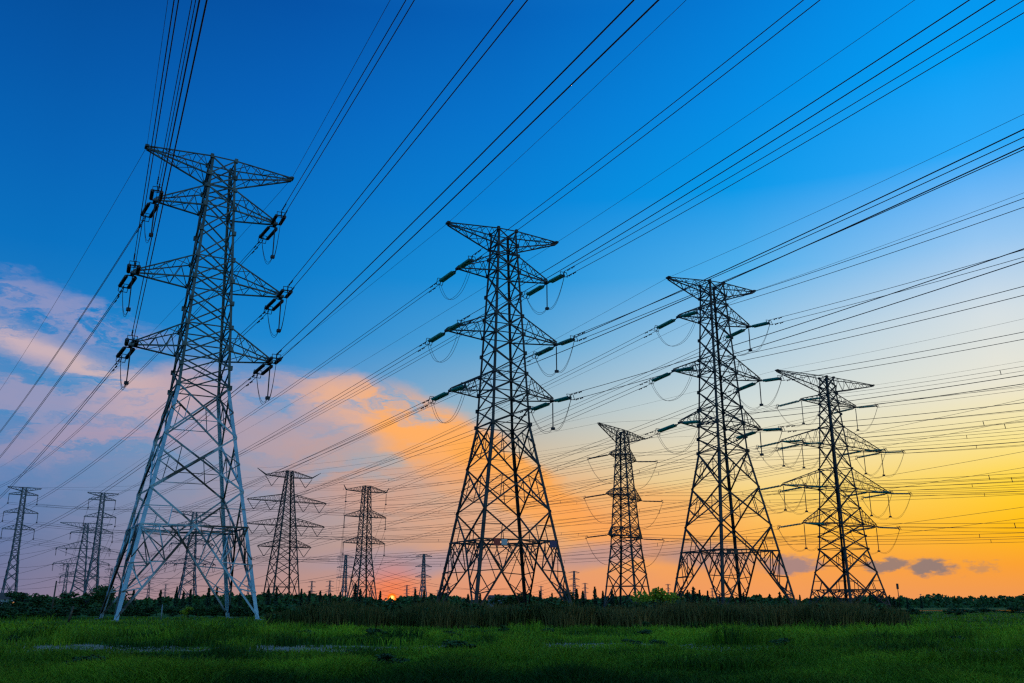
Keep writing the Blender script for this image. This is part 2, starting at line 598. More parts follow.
def body_meshes(key, s):
    """legs, bracing and cross-arms of one kind of pylon, in its own axes (x along the arms)"""
    if key in MESH:
        return MESH[key]
    P = lambda sx, sy, z: Vector((sx * half(s.prof, z), sy * half(s.prof, z), z))
    d = s.thick
    parts = []
    brk = [z for z, _ in s.prof]
    for sx in (-1, 1):
        for sy in (-1, 1):
            mb = MB()
            for z0, z1 in zip(brk, brk[1:]):
                w = d * (1.9 if z0 < s.waist - .1 else 1.45)
                mb.angle(P(sx, sy, z0), P(sx, sy, z1), (-sx, 0, 0), (0, -sy, 0), w, w * .16)
            parts.append(('leg', mb))
    # ---- lower body: K panel with hip bracing, then X panels
    lo = MB()
    zd, zk = s.zdia, s.panels[0]
    for ax, ay, bx, by in FACES:
        A0, B0 = P(ax, ay, .15), P(bx, by, .15)
        Ad, Bd = P(ax, ay, zd), P(bx, by, zd)
        Ak, Bk = P(ax, ay, zk), P(bx, by, zk)
        mid = (Ad + Bd) / 2
        lo.bar(Ad, Bd, d * .8)
        for leg0, legd, legk in ((A0, Ad, Ak), (B0, Bd, Bk)):
            foot = leg0.lerp(leg0.lerp(mid, .06), 1.) if s.detail else leg0
            lo.bar(mid, foot, d)
            lo.bar(mid, legk, d * .9)
            if s.detail:
                for q in (.28, .58):
                    l, g = leg0.lerp(legd, q), foot.lerp(mid, q)
                    lo.bar(l, g, d * .6)
                    lo.bar(g, leg0.lerp(legd, q + .3 if q < .5 else 1.), d * .6)
                g = foot.lerp(mid, .28)
                lo.bar(leg0, g, d * .45)
                # fan from the sloping member up to the horizontal
                h1, h2 = legd.lerp(mid, .33), legd.lerp(mid, .66)
                lo.bar(foot.lerp(mid, .58), h1, d * .55)
                lo.bar(foot.lerp(mid, .80), h1, d * .55)
                lo.bar(foot.lerp(mid, .80), h2, d * .55)
                lo.bar(legd.lerp(leg0, .36), h1, d * .5)
                lo.bar(foot.lerp(mid, .43), legd, d * .5)
                lo.bar(foot.lerp(mid, .43), leg0.lerp(legd, .28), d * .45)
                k = legd.lerp(legk, .5)
                lo.bar(k, mid.lerp(legk, .5), d * .45)
                lo.bar(mid.lerp(legk, .5), legd.lerp(mid, .5), d * .45)
        for z0, z1 in zip(s.panels, s.panels[1:]):
            a0, b0, a1, b1 = P(ax, ay, z0), P(bx, by, z0), P(ax, ay, z1), P(bx, by, z1)
            lo.bar(a0, b1, d * .9)
            lo.bar(b0, a1, d * .9)
            if s.detail:
                w0, w1 = (b0 - a0).length, (b1 - a1).length
                x = a0.lerp(b1, w0 / (w0 + w1))
                for l0, l1 in ((a0, a1), (b0, b1)):
                    m = l0.lerp(l1, .5)
                    p, q = l0.lerp(x, .5), l1.lerp(x, .5)
                    lo.bar(m, p, d * .52)
                    lo.bar(m, q, d * .52)
                    lo.bar(p, q, d * .42)
                lo.bar(a0.lerp(x, .5), b0.lerp(x, .5), d * .38)
    parts.append(('lower_bracing', lo))
    # ---- horizontal frame at the waist of the splayed legs
    fr = MB()
    mids = [(P(ax, ay, zd) + P(bx, by, zd)) / 2 for ax, ay, bx, by in FACES]
    for k in range(4):
        fr.bar(mids[k], mids[(k + 1) % 4], d * .7)
        if s.detail:
            a = P(FACES[k][0], FACES[k][1], zd)
            fr.bar(a, (mids[k] + mids[k - 1]) / 2, d * .5)
            fr.bar(mids[k] - Vector((0, 0, .45)), mids[(k + 1) % 4] - Vector((0, 0, .45)), d * .4)
    parts.append(('horizontal_frame', fr))
    # ---- upper body
    up = MB()
    for ax, ay, bx, by in FACES:
        for z0, z1 in zip(s.upper, s.upper[1:]):
            a0, b0, a1, b1 = P(ax, ay, z0), P(bx, by, z0), P(ax, ay, z1), P(bx, by, z1)
            up.bar(a0, b1, d * .72)
            up.bar(b0, a1, d * .72)
        for z in s.upper if not s.detail else sorted(set(list(s.belts) + [s.upper[0], s.upper[-1]])):
            up.bar(P(ax, ay, z), P(bx, by, z), d * .6)
        if s.detail:                                            # gusset plates at the nodes
            for z in s.upper:
                q = P(ax, ay, z)
                up.bar(q - Vector((0, 0, .28)), q + Vector((0, 0, .28)), d * 1.9)
    parts.append(('upper_bracing', up))
    # ---- arms
    for arm in s.arms:
        for side in (-1, 1):
            mb = MB()
            zl, zu, w = arm['zl'], arm['zu'], arm['w']
            zt = arm.get('zt', zl)
            tip_dz = arm.get('tip', .35)
            te = arm.get('te', .25)
            n = arm.get('n', 4)
            L = {}
            for sy in (-1, 1):
                r_l, r_u = P(side, sy, zl), P(side, sy, zu)
                t_l = Vector((side * w, sy * te, zt if zt == zl else zt - tip_dz))
                t_u = Vector((side * w, sy * te, zt + tip_dz if zt == zl else zt))
                L[sy] = (r_l, t_l, r_u, t_u)
                mb.bar(r_l, t_l, d * .8)
                mb.bar(r_u, t_u, d * .65)
            lac = d * (.36 if len(s.arms) < 5 else .26)
            for k in range(n):
                f0, f1 = k / n, (k + 1) / n
                fm = (f0 + f1) / 2
                for sy in (-1, 1):
                    r_l, t_l, r_u, t_u = L[sy]
                    mb.bar(r_l.lerp(t_l, f0), r_u.lerp(t_u, fm), lac)
                    mb.bar(r_u.lerp(t_u, fm), r_l.lerp(t_l, f1), lac)
                for idx in (0, 2):
                    a0, a1 = L[-1][idx].lerp(L[-1][idx + 1], f0), L[-1][idx].lerp(L[-1][idx + 1], f1)
                    b0, b1 = L[1][idx].lerp(L[1][idx + 1], f0), L[1][idx].lerp(L[1][idx + 1], f1)
                    if k % 2:
                        mb.bar(a0, b1, lac * .85)
                    else:
                        mb.bar(b0, a1, lac * .85)
                    mb.bar(a1, b1, lac * .85)
            tp = Vector((side * w, 0, zt))
            mb.box(tp, (.5, te * 2 + .5, .3))
            if arm.get('horn'):                                 # raised earth-wire horn at the end of the arm
                hx, hz = arm['horn']
                for sy in (-1, 1):
                    mb.bar(L[sy][1], Vector((side * hx, 0, hz)), d * .7)
                    mb.bar(L[sy][3], Vector((side * hx, 0, hz)), d * .7)
            parts.append((arm.get('name', 'crossarm'), mb))
    if s.detail:
        for sx in (-1, 1):
            for sy in (-1, 1):
                mb = MB()
                q = P(sx, sy, 0)
                mb.bar(q - Vector((0, 0, .3)), q + Vector((0, 0, .12)), .9)
                parts.append(('footing', mb))
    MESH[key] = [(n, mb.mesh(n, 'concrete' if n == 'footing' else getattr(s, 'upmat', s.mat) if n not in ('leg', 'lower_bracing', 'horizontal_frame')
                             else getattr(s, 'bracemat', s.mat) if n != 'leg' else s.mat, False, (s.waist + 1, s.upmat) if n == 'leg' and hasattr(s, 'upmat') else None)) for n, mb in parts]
    return MESH[key]


PYLONS = {}


def pylon(key, spec, loc, yaw, label, group, s=1.0, name='transmission_pylon'):
    root = empty(name, (loc[0], loc[1], 0), R(yaw))
    root.scale = (s, s, s)
    for n, me in body_meshes(spec, SPECS[spec]):
        part(n, me, root)
    tag(root, label, 'pylon', group)
    y = R(yaw)
    M4 = Matrix.Translation((loc[0], loc[1], 0)) @ Matrix.Rotation(y, 4, 'Z') @ Matrix.Scale(s, 4)
    PYLONS[key] = Spec(root=root, M=M4, spec=SPECS[spec], inv=M4.inverted(), s=s)
    return root


U12 = [28, 30.6, 33.1, 36.0, 39.3, 42.4, 45.4, 49.2, 52.8, 55.6, 57.4, 60]
arms_double = [
    dict(name='earth_wire_arm', zl=57.2, zu=60, zt=60, w=9.7, n=4, tip=.3),
    dict(zl=52.6, zu=55.6, zt=52.6, w=7.9, n=3), dict(zl=42.2, zu=45.4, zt=42.2, w=9.5, n=3),
    dict(zl=32.8, zu=36.0, zt=32.8, w=8.7, n=3)]
arms_quad = [
    dict(name='earth_wire_arm', zl=56.2, zu=60, zt=60, w=17.8, n=6, tip=.3),
    dict(zl=53, zu=55.4, zt=53, w=10.0, n=4), dict(zl=41.4, zu=46.6, zt=41.4, w=18.2, n=5),
    dict(zl=30.4, zu=35.6, zt=30.4, w=18.9, n=5), dict(zl=21.3, zu=25.4, zt=21.3, w=13.0, n=5)]
PR_D = [(0, 7.8), (28, 3.15), (60, 1.6)]
PR_Q = [(0, 7.2), (15, 4.2), (60, 1.3)]
SPECS = {
    'tension': Spec(prof=PR_D, waist=28, zdia=10.6, panels=[14.9, 21.6, 28], upper=U12,
                    belts=[33.1, 36, 42.4, 45.4, 52.8, 55.6, 57.4], arms=arms_double, thick=.22, detail=True, mat='steel'),
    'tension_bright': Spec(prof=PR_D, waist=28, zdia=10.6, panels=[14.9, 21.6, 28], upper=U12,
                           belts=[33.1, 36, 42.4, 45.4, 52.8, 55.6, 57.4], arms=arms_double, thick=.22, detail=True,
                           mat='skylit_steel', upmat='shaded_steel', bracemat='light_patch_steel'),
    'quad_tension': Spec(prof=PR_Q, waist=15, zdia=5.2, panels=[9.5, 15.2], thick=.26, detail=True, mat='steel',
                         upper=[15.2, 18.4, 21.3, 25.4, 30.4, 35.6, 41.4, 46.6, 50, 53, 55.6, 57.6, 60],
                         belts=[21.3, 25.4, 30.4, 35.6, 41.4, 46.6, 53, 55.6], arms=arms_quad),
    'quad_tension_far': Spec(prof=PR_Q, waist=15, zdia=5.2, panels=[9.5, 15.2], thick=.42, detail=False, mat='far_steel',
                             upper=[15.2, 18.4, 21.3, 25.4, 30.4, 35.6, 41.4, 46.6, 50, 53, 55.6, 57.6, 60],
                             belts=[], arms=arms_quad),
    'quad_hanging': Spec(prof=[(0, 6.6), (60, 1.35)], waist=24, zdia=9, panels=[14, 20, 26.2], thick=.3, detail=False,
                         mat='steel', belts=[],
                         upper=[26.2, 28.8, 32, 35.6, 38.6, 42.4, 46.2, 49.2, 53, 57, 60],
                         arms=[dict(zl=57, zu=60, zt=57.8, w=11.0, n=5, horn=(15.1, 60.2)),
                               dict(zl=46.2, zu=49.4, zt=46.2, w=18.4, n=7), dict(zl=35.6, zu=38.8, zt=35.6, w=18.1, n=7),
                               dict(zl=26.2, zu=29., zt=26.2, w=12.2, n=5)]),
    'three_arm': Spec(prof=[(0, 6.0), (25, 3.1), (60, 1.7)], waist=25, zdia=10, panels=[14, 19.5, 25], thick=.32,
                      detail=False, mat='steel', belts=[],
                      upper=[25, 28, 31.2, 34.6, 39.4, 44.3, 47.8, 53, 57, 60],
                      arms=[dict(zl=57, zu=60, zt=57.6, w=11.4, n=5, horn=(12.9, 59.8)),
                            dict(zl=44.3, zu=47.8, zt=44.3, w=11.6, n=5), dict(zl=31.2, zu=34.6, zt=31.2, w=11.5, n=5)]),
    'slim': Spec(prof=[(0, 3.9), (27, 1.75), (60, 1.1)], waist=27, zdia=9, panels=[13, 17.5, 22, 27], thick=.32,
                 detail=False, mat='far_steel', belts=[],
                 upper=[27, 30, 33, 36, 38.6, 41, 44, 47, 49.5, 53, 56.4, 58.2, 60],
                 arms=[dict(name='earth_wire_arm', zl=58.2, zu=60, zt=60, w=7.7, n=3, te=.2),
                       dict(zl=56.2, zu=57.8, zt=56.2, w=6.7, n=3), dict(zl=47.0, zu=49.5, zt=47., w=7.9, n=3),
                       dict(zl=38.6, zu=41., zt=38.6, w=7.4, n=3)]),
    'end_on': Spec(prof=[(0, 6.2), (20, 4.0), (60, 1.55)], waist=20, zdia=7.5, panels=[11.5, 16, 20.5], thick=.3,
                   detail=False, mat='steel', belts=[],
                   upper=[20.5, 23.8, 27, 31, 34, 37, 40, 44, 47.5, 50.6, 53.4, 56, 60],
                   arms=[dict(name='earth_wire_arm', zl=56, zu=60, zt=60, w=17.4, n=6),
                         dict(zl=50.6, zu=53.4, zt=50.6, w=9.8, n=4), dict(zl=37, zu=40, zt=37, w=12.9, n=5),
                         dict(zl=23.8, zu=27, zt=23.8, w=12.3, n=5)]),
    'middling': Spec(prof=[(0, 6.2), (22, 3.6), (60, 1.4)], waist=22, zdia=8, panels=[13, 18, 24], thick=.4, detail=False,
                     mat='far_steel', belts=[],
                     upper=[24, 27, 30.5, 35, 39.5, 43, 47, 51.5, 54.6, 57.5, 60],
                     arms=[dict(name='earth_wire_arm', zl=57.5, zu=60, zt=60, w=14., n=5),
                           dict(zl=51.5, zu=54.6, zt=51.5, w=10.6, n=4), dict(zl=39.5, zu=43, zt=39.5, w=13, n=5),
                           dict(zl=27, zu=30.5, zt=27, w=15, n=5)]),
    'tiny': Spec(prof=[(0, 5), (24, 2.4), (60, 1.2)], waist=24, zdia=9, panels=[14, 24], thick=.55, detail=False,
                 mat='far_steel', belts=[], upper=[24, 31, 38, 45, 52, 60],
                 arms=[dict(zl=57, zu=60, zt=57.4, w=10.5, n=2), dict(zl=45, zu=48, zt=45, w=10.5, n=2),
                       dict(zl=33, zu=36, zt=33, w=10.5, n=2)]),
}

G1 = 'lattice pylons crossing the field'
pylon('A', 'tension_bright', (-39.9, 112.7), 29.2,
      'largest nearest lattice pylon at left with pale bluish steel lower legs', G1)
pylon('B', 'tension', (-1.4, 137.1), 25.3,
      'dark lattice pylon in the centre with small red and blue signs on its frame', G1)
pylon('C', 'tension', (37.9, 161.9), 23.6,
      'dark three-armed lattice pylon between the central pylon and the wide-armed right-hand pylon', G1)
pylon('D', 'quad_tension', (84.3, 235.8), 28.5,
      'dark wide-armed lattice pylon farthest right against the yellow sky', G1)
pylon('L', 'end_on', (38.6, 313.2), 56.8,
      'smaller dark pylon with strings pulled out sideways, just right of the central pylon', G1)
pylon('H', 'quad_hanging', (-101.3, 412.6), 34.7,
      'pylon with four wide arms and V-shaped hanging strings, right of the nearest pylon', G1)
pylon('I', 'three_arm', (-74.6, 467.2), 36.1,
      'pylon with three equal arms and hanging strings, just left of the setting sun', G1)
pylon('E', 'slim', (-253.5, 473.4), 35.4, 'slim leaning-looking pylon at the far left edge of the picture', G1)
pylon('F', 'slim', (-223.2, 497.7), 31.7, 'slim pylon with hanging strings left of the nearest pylon', G1)
pylon('G', 'quad_tension_far', (-319, 690), 28.5,
      'hazy wide-armed pylon overlapping the slim pylon left of the nearest pylon', G1)
jx = at_dist(195, 512, 560)
pylon('J', 'middling', (jx[0], 560), 27., 'grey pylon seen through the legs of the nearest pylon', G1,
      s=float(jx[2]) / 60)
# the faint ones on the horizon
G2 = 'tiny faint pylons on the horizon'
for k, (px, py, d, yaw, lab) in enumerate([
        (346, 555, 930, 30, 'faint far pylon close behind the left foot of the three-armed pylon by the sun'),
        (424, 554, 930, 30, 'faint far pylon between the setting sun and the central pylon'),
        (68, 564, 1050, 30, 'faint far pylon behind the shrubs between the two slim pylons'),
        (112, 568, 1100, 25, 'faint far pylon directly left of the foot of the nearest pylon'),
        (574, 571, 1300, 20, 'faint far pylon right of the foot of the central pylon'),
        (312, 581, 1500, 30, 'tiny horizon pylon'), (330, 580.5, 1500, 30, 'tiny horizon pylon'),
        (407, 585, 1700, 30, 'tiny horizon pylon'), (448, 583, 1700, 30, 'tiny horizon pylon'),
        (585, 583, 1700, 20, 'tiny horizon pylon'),
        (150, 577, 1300, 28, 'tiny horizon pylon'),
        (166, 584, 1700, 28, 'tiny horizon pylon'),
        (226, 583, 1700, 28, 'tiny horizon pylon'),
        (249, 580, 1500, 28, 'tiny horizon pylon'),
        (372, 588, 1900, 28, 'tiny horizon pylon'),
        (415, 587, 1900, 28, 'tiny horizon pylon'),
        (438, 590, 2000, 28, 'tiny horizon pylon'),
        (541, 586, 1900, 28, 'tiny horizon pylon'),
        (560, 584, 1800, 28, 'tiny horizon pylon'),
        (655, 588, 2000, 28, 'tiny horizon pylon'),
        (668, 584, 1800, 28, 'tiny horizon pylon'),
        (692, 590, 2000, 28, 'tiny horizon pylon'),
        (712, 588, 2000, 28, 'tiny horizon pylon'),
        (790, 590, 2000, 28, 'tiny horizon pylon'),
        (828, 590, 2000, 28, 'tiny horizon pylon'),
        (863, 588, 2000, 28, 'tiny horizon pylon'),
 (920.5, 594, 2300, 25, 'tiny horizon pylon'),
        (958, 596, 2300, 25, 'tiny horizon pylon'), (994, 596, 2300, 25, 'tiny horizon pylon')]):
    p = at_dist(px, py, d)
    if lab.startswith('tiny'):
        lab = 'tiny pylon of a few pixels on the far horizon'
        pylon('t%d' % k, 'tiny', (p[0], d), yaw, lab, 'pylons of a few pixels on the horizon', s=float(p[2]) / 60)
    else:
        pylon('t%d' % k, 'tiny', (p[0], d), yaw, lab, G2, s=float(p[2]) / 60)

# ------------------------------------------------------------------ conductors, strings and jumpers
WR = .042


def curve(P, phi, a, b, S, t0=0., n=48, off=0.):
    """a hanging wire from P on bearing phi (degrees), height = a t + b t^2"""
    ph = R(phi)
    dx, dy = math.sin(ph), math.cos(ph)
    pts = []
    for k in range(n + 1):
        t = t0 + (S - t0) * k / n
        pts.append(Vector((P[0] + dx * t + dy * off * .25, P[1] + dy * t - dx * off * .25, P[2] + a * t + b * t * t + off)))
    return pts


def to_point(P, Q, sag):
    dx, dy = Q[0] - P[0], Q[1] - P[1]
    S = math.hypot(dx, dy)
    b = 4 * sag / S ** 2
    return math.degrees(math.atan2(dx, dy)), (Q[2] - P[2] - b * S * S) / S, b, S


def wire(P, phi, a, b, S, label, cat='power line', group='overhead conductors', twin=.5, r=WR, t0=0., t1=0.,
         dampers=(), spacers=0, name='conductor_bundle'):
    S = S - t1
    if not twin:
        mb = MB()
        mb.tube(curve(P, phi, a, b, S, t0), r, 5)
        o = mb.link('earth_wire' if name == 'conductor_bundle' else name, 'wire', None, True)
        tag(o, label, cat, group)
        return o
    root = empty(name, tuple(P))
    tag(root, label, cat, group)
    P0 = Vector((0, 0, 0))
    for sgn in (-1, 1):
        mb = MB()
        mb.tube(curve(P0, phi, a, b, S, t0, off=sgn * twin / 2), r, 5)
        mb.link('conductor', 'wire', root, True)
    ph = R(phi)
    dirv = Vector((math.sin(ph), math.cos(ph), 0))
    nrm = Vector((math.cos(ph), -math.sin(ph), 0))
    upn = (nrm * .25 + Vector((0, 0, 1)))
    at = lambda t: dirv * t + Vector((0, 0, a * t + b * t * t))
    for t in dampers:
        for sgn in (-1, 1):
            mb = MB()
            c = at(t) + upn * sgn * twin / 2 - Vector((0, 0, .12))
            mb.bar(c - dirv * .3, c + dirv * .3, .05)
            for e in (-1, 1):
                mb.tube([c + dirv * e * .18, c + dirv * e * .42], .09, 6)
            mb.bar(c, c + Vector((0, 0, .14)), .06)
            mb.link('vibration_damper', 'wire', root)
    for k in range(spacers):
        t = t0 + (S - t0) * (k + .6) / spacers
        mb = MB()
        c = at(t)
        mb.bar(c - upn * twin * .56, c + upn * twin * .56, .1)
        mb.link('spacer', 'wire', root)
    return root


def tension_set(py, P, phi, a, mat, double=True, length=4.2, r=.17, sep=.5, lead=.55, sub='insulator_string'):
    """strain strings from the arm tip P along the wire; returns world-space conductor end"""
    ph = R(phi)
    d = Vector((math.sin(ph), math.cos(ph), a)).normalized()
    nrm = Vector((math.cos(ph), -math.sin(ph), 0))
    up = nrm.cross(d).normalized()
    if up.z < 0:
        up = -up
    T = py.inv
    fit = MB()
    q0, q1 = P + d * lead, P + d * (length - .55)
    fit.bar(T @ P, T @ q0, .12)
    clamp = MB()
    for mbx, q in ((fit, q0), (clamp, q1)):
        mbx.bar(T @ (q - nrm * sep), T @ (q + nrm * sep), .13)
    e = P + d * length
    # racket-shaped arcing ring and clamps at the conductor end
    rg = [q1 - nrm * .55 + up * .5, q1 + nrm * .55 + up * .5, e + nrm * .55 - up * .4, e - nrm * .55 - up * .4]
    for k in range(4):
        clamp.bar(T @ rg[k], T @ rg[(k + 1) % 4], .07)
    for sg in (-1, 1):
        clamp.bar(T @ q1, T @ (e + up * sg * .45), .1)
        clamp.bar(T @ q1, T @ ((rg[0] + rg[1]) / 2 if sg > 0 else (rg[2] + rg[3]) / 2), .06)
    fo = fit.link('yoke_plate', 'wire', py.root)
    clamp.link('line_clamp', 'wire', py.root)
    for sg in ((-1, 1) if double else (0,)):
        mb = MB()
        mb.discs(T @ (q0 + d * .35 + nrm * sg * sep), T @ (q1 - d * .1 + nrm * sg * sep), r, 14)
        mb.bar(T @ (q0 + nrm * sg * sep), T @ (q0 + d * .4 + nrm * sg * sep), .1)
        mb.link(sub, mat, fo, True)
    return e


def jumper(py, e0, e1, tip, drop, post=False, twin=.4, r=.032):
    T = py.inv
    ax = (e1 - e0)
    nrm = Vector((ax.y, -ax.x, 0)).normalized()
    low = min(tip.z - drop, (e0.z + e1.z) / 2 - drop)
    mb = MB()
    bot = Vector((tip.x, tip.y, tip.z - drop + .1))
    for sg in (-1, 1):
        pts = []
        if post:                                                # two slack loops, held down in the middle by the post
            for p0, p1 in ((e0, bot), (bot, e1)):
                for k in range(13):
                    u = k / 12
                    p = p0.lerp(p1, u)
                    pts.append(T @ (Vector((p.x, p.y, p.z - 4 * u * (1 - u) * drop * .42)) + Vector((0, 0, 1)) * sg * twin * .45 * (1 - .6 * abs(2 * u - 1))))
        else:
            for k in range(21):
                u = k / 20
                p = e0.lerp(e1, u)
                f = (1 - abs(2 * u - 1) ** 2.4)
                pts.append(T @ (Vector((p.x, p.y, p.z + (low - p.z) * f)) + nrm * sg * twin / 2))
        mb.tube(pts, r, 5)
    mb.link('jumper_loop', 'wire', py.root, True)
    if post:
        pm = MB()
        pm.bar(T @ Vector((tip.x, tip.y, tip.z - .2)), T @ bot, .13)
        pm.box(T @ bot, (.5, .5, .38))
        pm.link('jumper_post', 'wire', py.root)


LEVN = {1: 'top', 2: 'middle', 3: 'bottom'}


def strain_line(key, near, far, mat, who, posts, levels=(1, 2, 3), idx=lambda l: (1.,), twin=.9, r=WR, drop=3.6,
                length=4.6, rr=.19, sep=.5, lead=.55, near_word='up over the camera', far_word='away to the horizon', dz=0.):
    """wires, strings and jumpers of a strain pylon; near/far give bearing, slope, curvature, length per attachment"""
    py = PYLONS[key]
    arms = py.spec.arms
    for l in levels:
        am = arms[l]
        for side in (-1, 1):
            sw = 'left' if side < 0 else 'right'
            for q, frac in enumerate(idx(l)):
                tip = py.M @ Vector((side * am['w'] * frac, 0, am['zl'] - .15))
                lev = (LEVN[l] if len(levels) == 3 else ('top', 'second', 'third', 'lowest')[l - 1])
                pos = '' if len(idx(l)) == 1 else (' outer' if q == 0 else ' inner')
                ends = []
                for nm, fn, word in (('near', near, near_word), ('far', far, far_word)):
                    phi, a, b, S, t1 = fn(l, side, q, tip)
                    a0 = a
                    e = tension_set(py, tip, phi, a0, mat, True, length, rr, sep, lead)
                    ends.append(e)
                    wire(tip, phi, a, b, S, '%s from%s %s %s arm of %s %s' % (
                        'twin wires' if twin else 'wire', pos, lev, sw, who, word),
                        twin=twin, r=r, t0=length - .1, t1=t1,
                        dampers=(length + 1.6, length + 3.0) if twin and key in 'ABC' else (),
                        spacers=4 if twin and key not in 'ABC' else 0)
                jumper(py, ends[0], ends[1], tip, drop, posts(side), .4, r * .7)
    # earth wires from the top arm
    am = arms[0]
    for side in (-1, 1):
        tip = py.M @ Vector((side * am['w'], 0, am['zt']))
        for fn, word in ((near, near_word), (far, far_word)):
            phi, a, b, S, t1 = fn(0, side, 0, tip)
            wire(tip, phi, a * .8, b * .8, S, 'thin earth wire from %s tip of %s %s' % ('left' if side < 0 else 'right', who, word),
                 twin=0, r=r * .62, group='thin earth wires')


def fixed(phi, a, b, S):
    return lambda l, side, q, tip: (phi, a, b, S, 0.)


def to_arms(key, sag, levels, drop, length=0., idx=None):
    """run to the matching arm of another pylon, ending below its arm by drop"""
    def f(l, side, q, tip):
        py = PYLONS[key]
        am = py.spec.arms[min(levels.get(l, l), len(py.spec.arms) - 1)]
        fr = 1. if idx is None else idx(l)[min(q, len(idx(l)) - 1)]
        top = l == 0
        w = am.get('horn', (am['w'], 0))[0] if top else am['w'] * fr
        z = am.get('horn', (0, am['zt']))[1] if top else am['zl'] - drop / py.s
        Q = py.M @ Vector((side * w, 0, z))
        phi, a, b, S = to_point(tip, Q, sag if not top else sag * .8)
        if top:
            a, b = a / .8, b / .8
        return phi, a, b, S, length if not top else 0.
    return f


strain_line('A', fixed(155.5, -.080, .00018, 330), fixed(-35.4, -.111, .00029, 385), 'brown_glass',
            'the nearest pylon', lambda s: True, drop=4.8, rr=.25, sep=.55, length=5.)
strain_line('B', fixed(155.9, -.081, .00029, 300), to_arms('F', 4, {}, 4.6), 'glass',
            'the central pylon', lambda s: s > 0, drop=4.4, length=6.4, rr=.26, sep=.24, lead=1.1)
strain_line('C', fixed(158.7, -.135, .00033, 330), to_arms('J', 8, {}, .3, 4.), 'glass',
            'the pylon right of centre', lambda s: s > 0, drop=4.6, length=6.6, rr=.27, sep=.25, lead=1.1)
two = lambda l: (1.,) if l in (1, 4) else (1., .62)
strain_line('D', fixed(150., -.10, .00036, 320), to_arms('H', 6, {0: 0, 1: 0, 2: 1, 3: 2, 4: 3}, 4.4, 0., two), 'glass',
            'the wide-armed right pylon', lambda s: True, levels=(1, 2, 3, 4), idx=two, drop=6.2, length=7.2, rr=.2,
            sep=.4, r=.04, near_word='off to the right')
strain_line('L', fixed(123., -.075, .00030, 260), to_arms('E', 9, {}, 4.6), 'brown_glass',
            'the sideways-strung pylon', lambda s: False, r=.05, drop=9, length=8.5, rr=.22, sep=.4, near_word='off to the right')

# ------------------------------------------------------------------ strings of the far pylons and their lines


def hanging(key, drop, levels, idx=lambda l: (1.,), vee=0., r=.2, mat='brown_glass'):
    py = PYLONS[key]
    for l in levels:
        am = py.spec.arms[l]
        for side in (-1, 1):
            for fr in idx(l):
                w = am['w'] * fr
                mb = MB()
                if vee:
                    for sg in (-1, 1):
                        mb.discs((side * (w - vee + sg * vee), 0, am['zl']), (side * (w - vee), 0, am['zl'] - drop), r, 8, 6)
                else:
                    mb.discs((side * w, 0, am['zl'] - .2), (side * w, 0, am['zl'] - drop), r, 10, 6)
                    mb.box((side * w, 0, am['zl'] - drop), (.7, .7, .5))
                mb.link('hanging_insulator', mat, py.root, True)


hanging('E', 4.6, (1, 2, 3))
hanging('F', 4.6, (1, 2, 3))
hanging('I', 5.6, (0, 1, 2))
two_h = lambda l: (1.,) if l in (0, 3) else (1., .58)
hanging('H', 4.3, (0, 1, 2, 3), two_h, vee=3.0, r=.2)


def far_line(key, fn, who, word, levels, drop, idx=lambda l: (1.,), r=.06, earth=True):
    py = PYLONS[key]
    for l in levels:
        am = py.spec.arms[l]
        for side in (-1, 1):
            for q, fr in enumerate(idx(l)):
                P = py.M @ Vector((side * am['w'] * fr, 0, am['zl'] - drop / py.s))
                phi, a, b, S, t1 = fn(l, side, q, P)
                n = ('top', 'upper', 'middle', 'lower', 'lowest')[l]
                wire(P, phi, a, b, S, 'wire from%s %s %s arm of %s %s' % (
                    '' if len(idx(l)) == 1 else (' outer', ' inner')[q], n, 'left' if side < 0 else 'right', who, word),
                    twin=0, r=r, name='conductor', group='distant conductors')


far_line('E', fixed(-38, -.08, .00022, 300), 'the far left slim pylon', 'to the horizon', (1, 2, 3), 4.6)
far_line('F', to_arms('t2', 16, {1: 0, 2: 1, 3: 2}, 2.), 'the second slim pylon', 'to the horizon', (1, 2, 3), 4.6)
far_line('I', to_arms('t0', 16, {0: 0, 1: 1, 2: 2}, 2.), 'the three-armed pylon by the sun', 'to the horizon', (0, 1, 2), 5.6, r=.07)
far_line('I', fixed(139, -.08, .00024, 340), 'the three-armed pylon by the sun', 'off to the right', (0, 1, 2), 5.6, r=.045)
far_line('H', to_arms('G', 14, {0: 1, 1: 2, 2: 3, 3: 4}, .3, 0., two), 'the V-string pylon', 'to the horizon',
         (0, 1, 2, 3), 4.3, two_h, r=.07)
far_line('G', fixed(-40, -.06, .00015, 420), 'the hazy wide-armed pylon', 'to the horizon', (1, 2, 3, 4), .3, r=.1)
far_line('J', to_arms('t3', 18, {1: 0, 2: 1, 3: 2}, 2.), 'the pylon behind the nearest pylon', 'to the horizon', (1, 2, 3), .3, r=.1)
far_line('t0', to_arms('t4', 26, {}, 2.), 'the faint pylon left of the sun', 'rightwards', (0, 1, 2), 2., r=.12)
far_line('t3', to_arms('t1', 24, {}, 2.), 'the faint pylon by the nearest pylon', 'rightwards', (0, 1, 2), 2., r=.12)


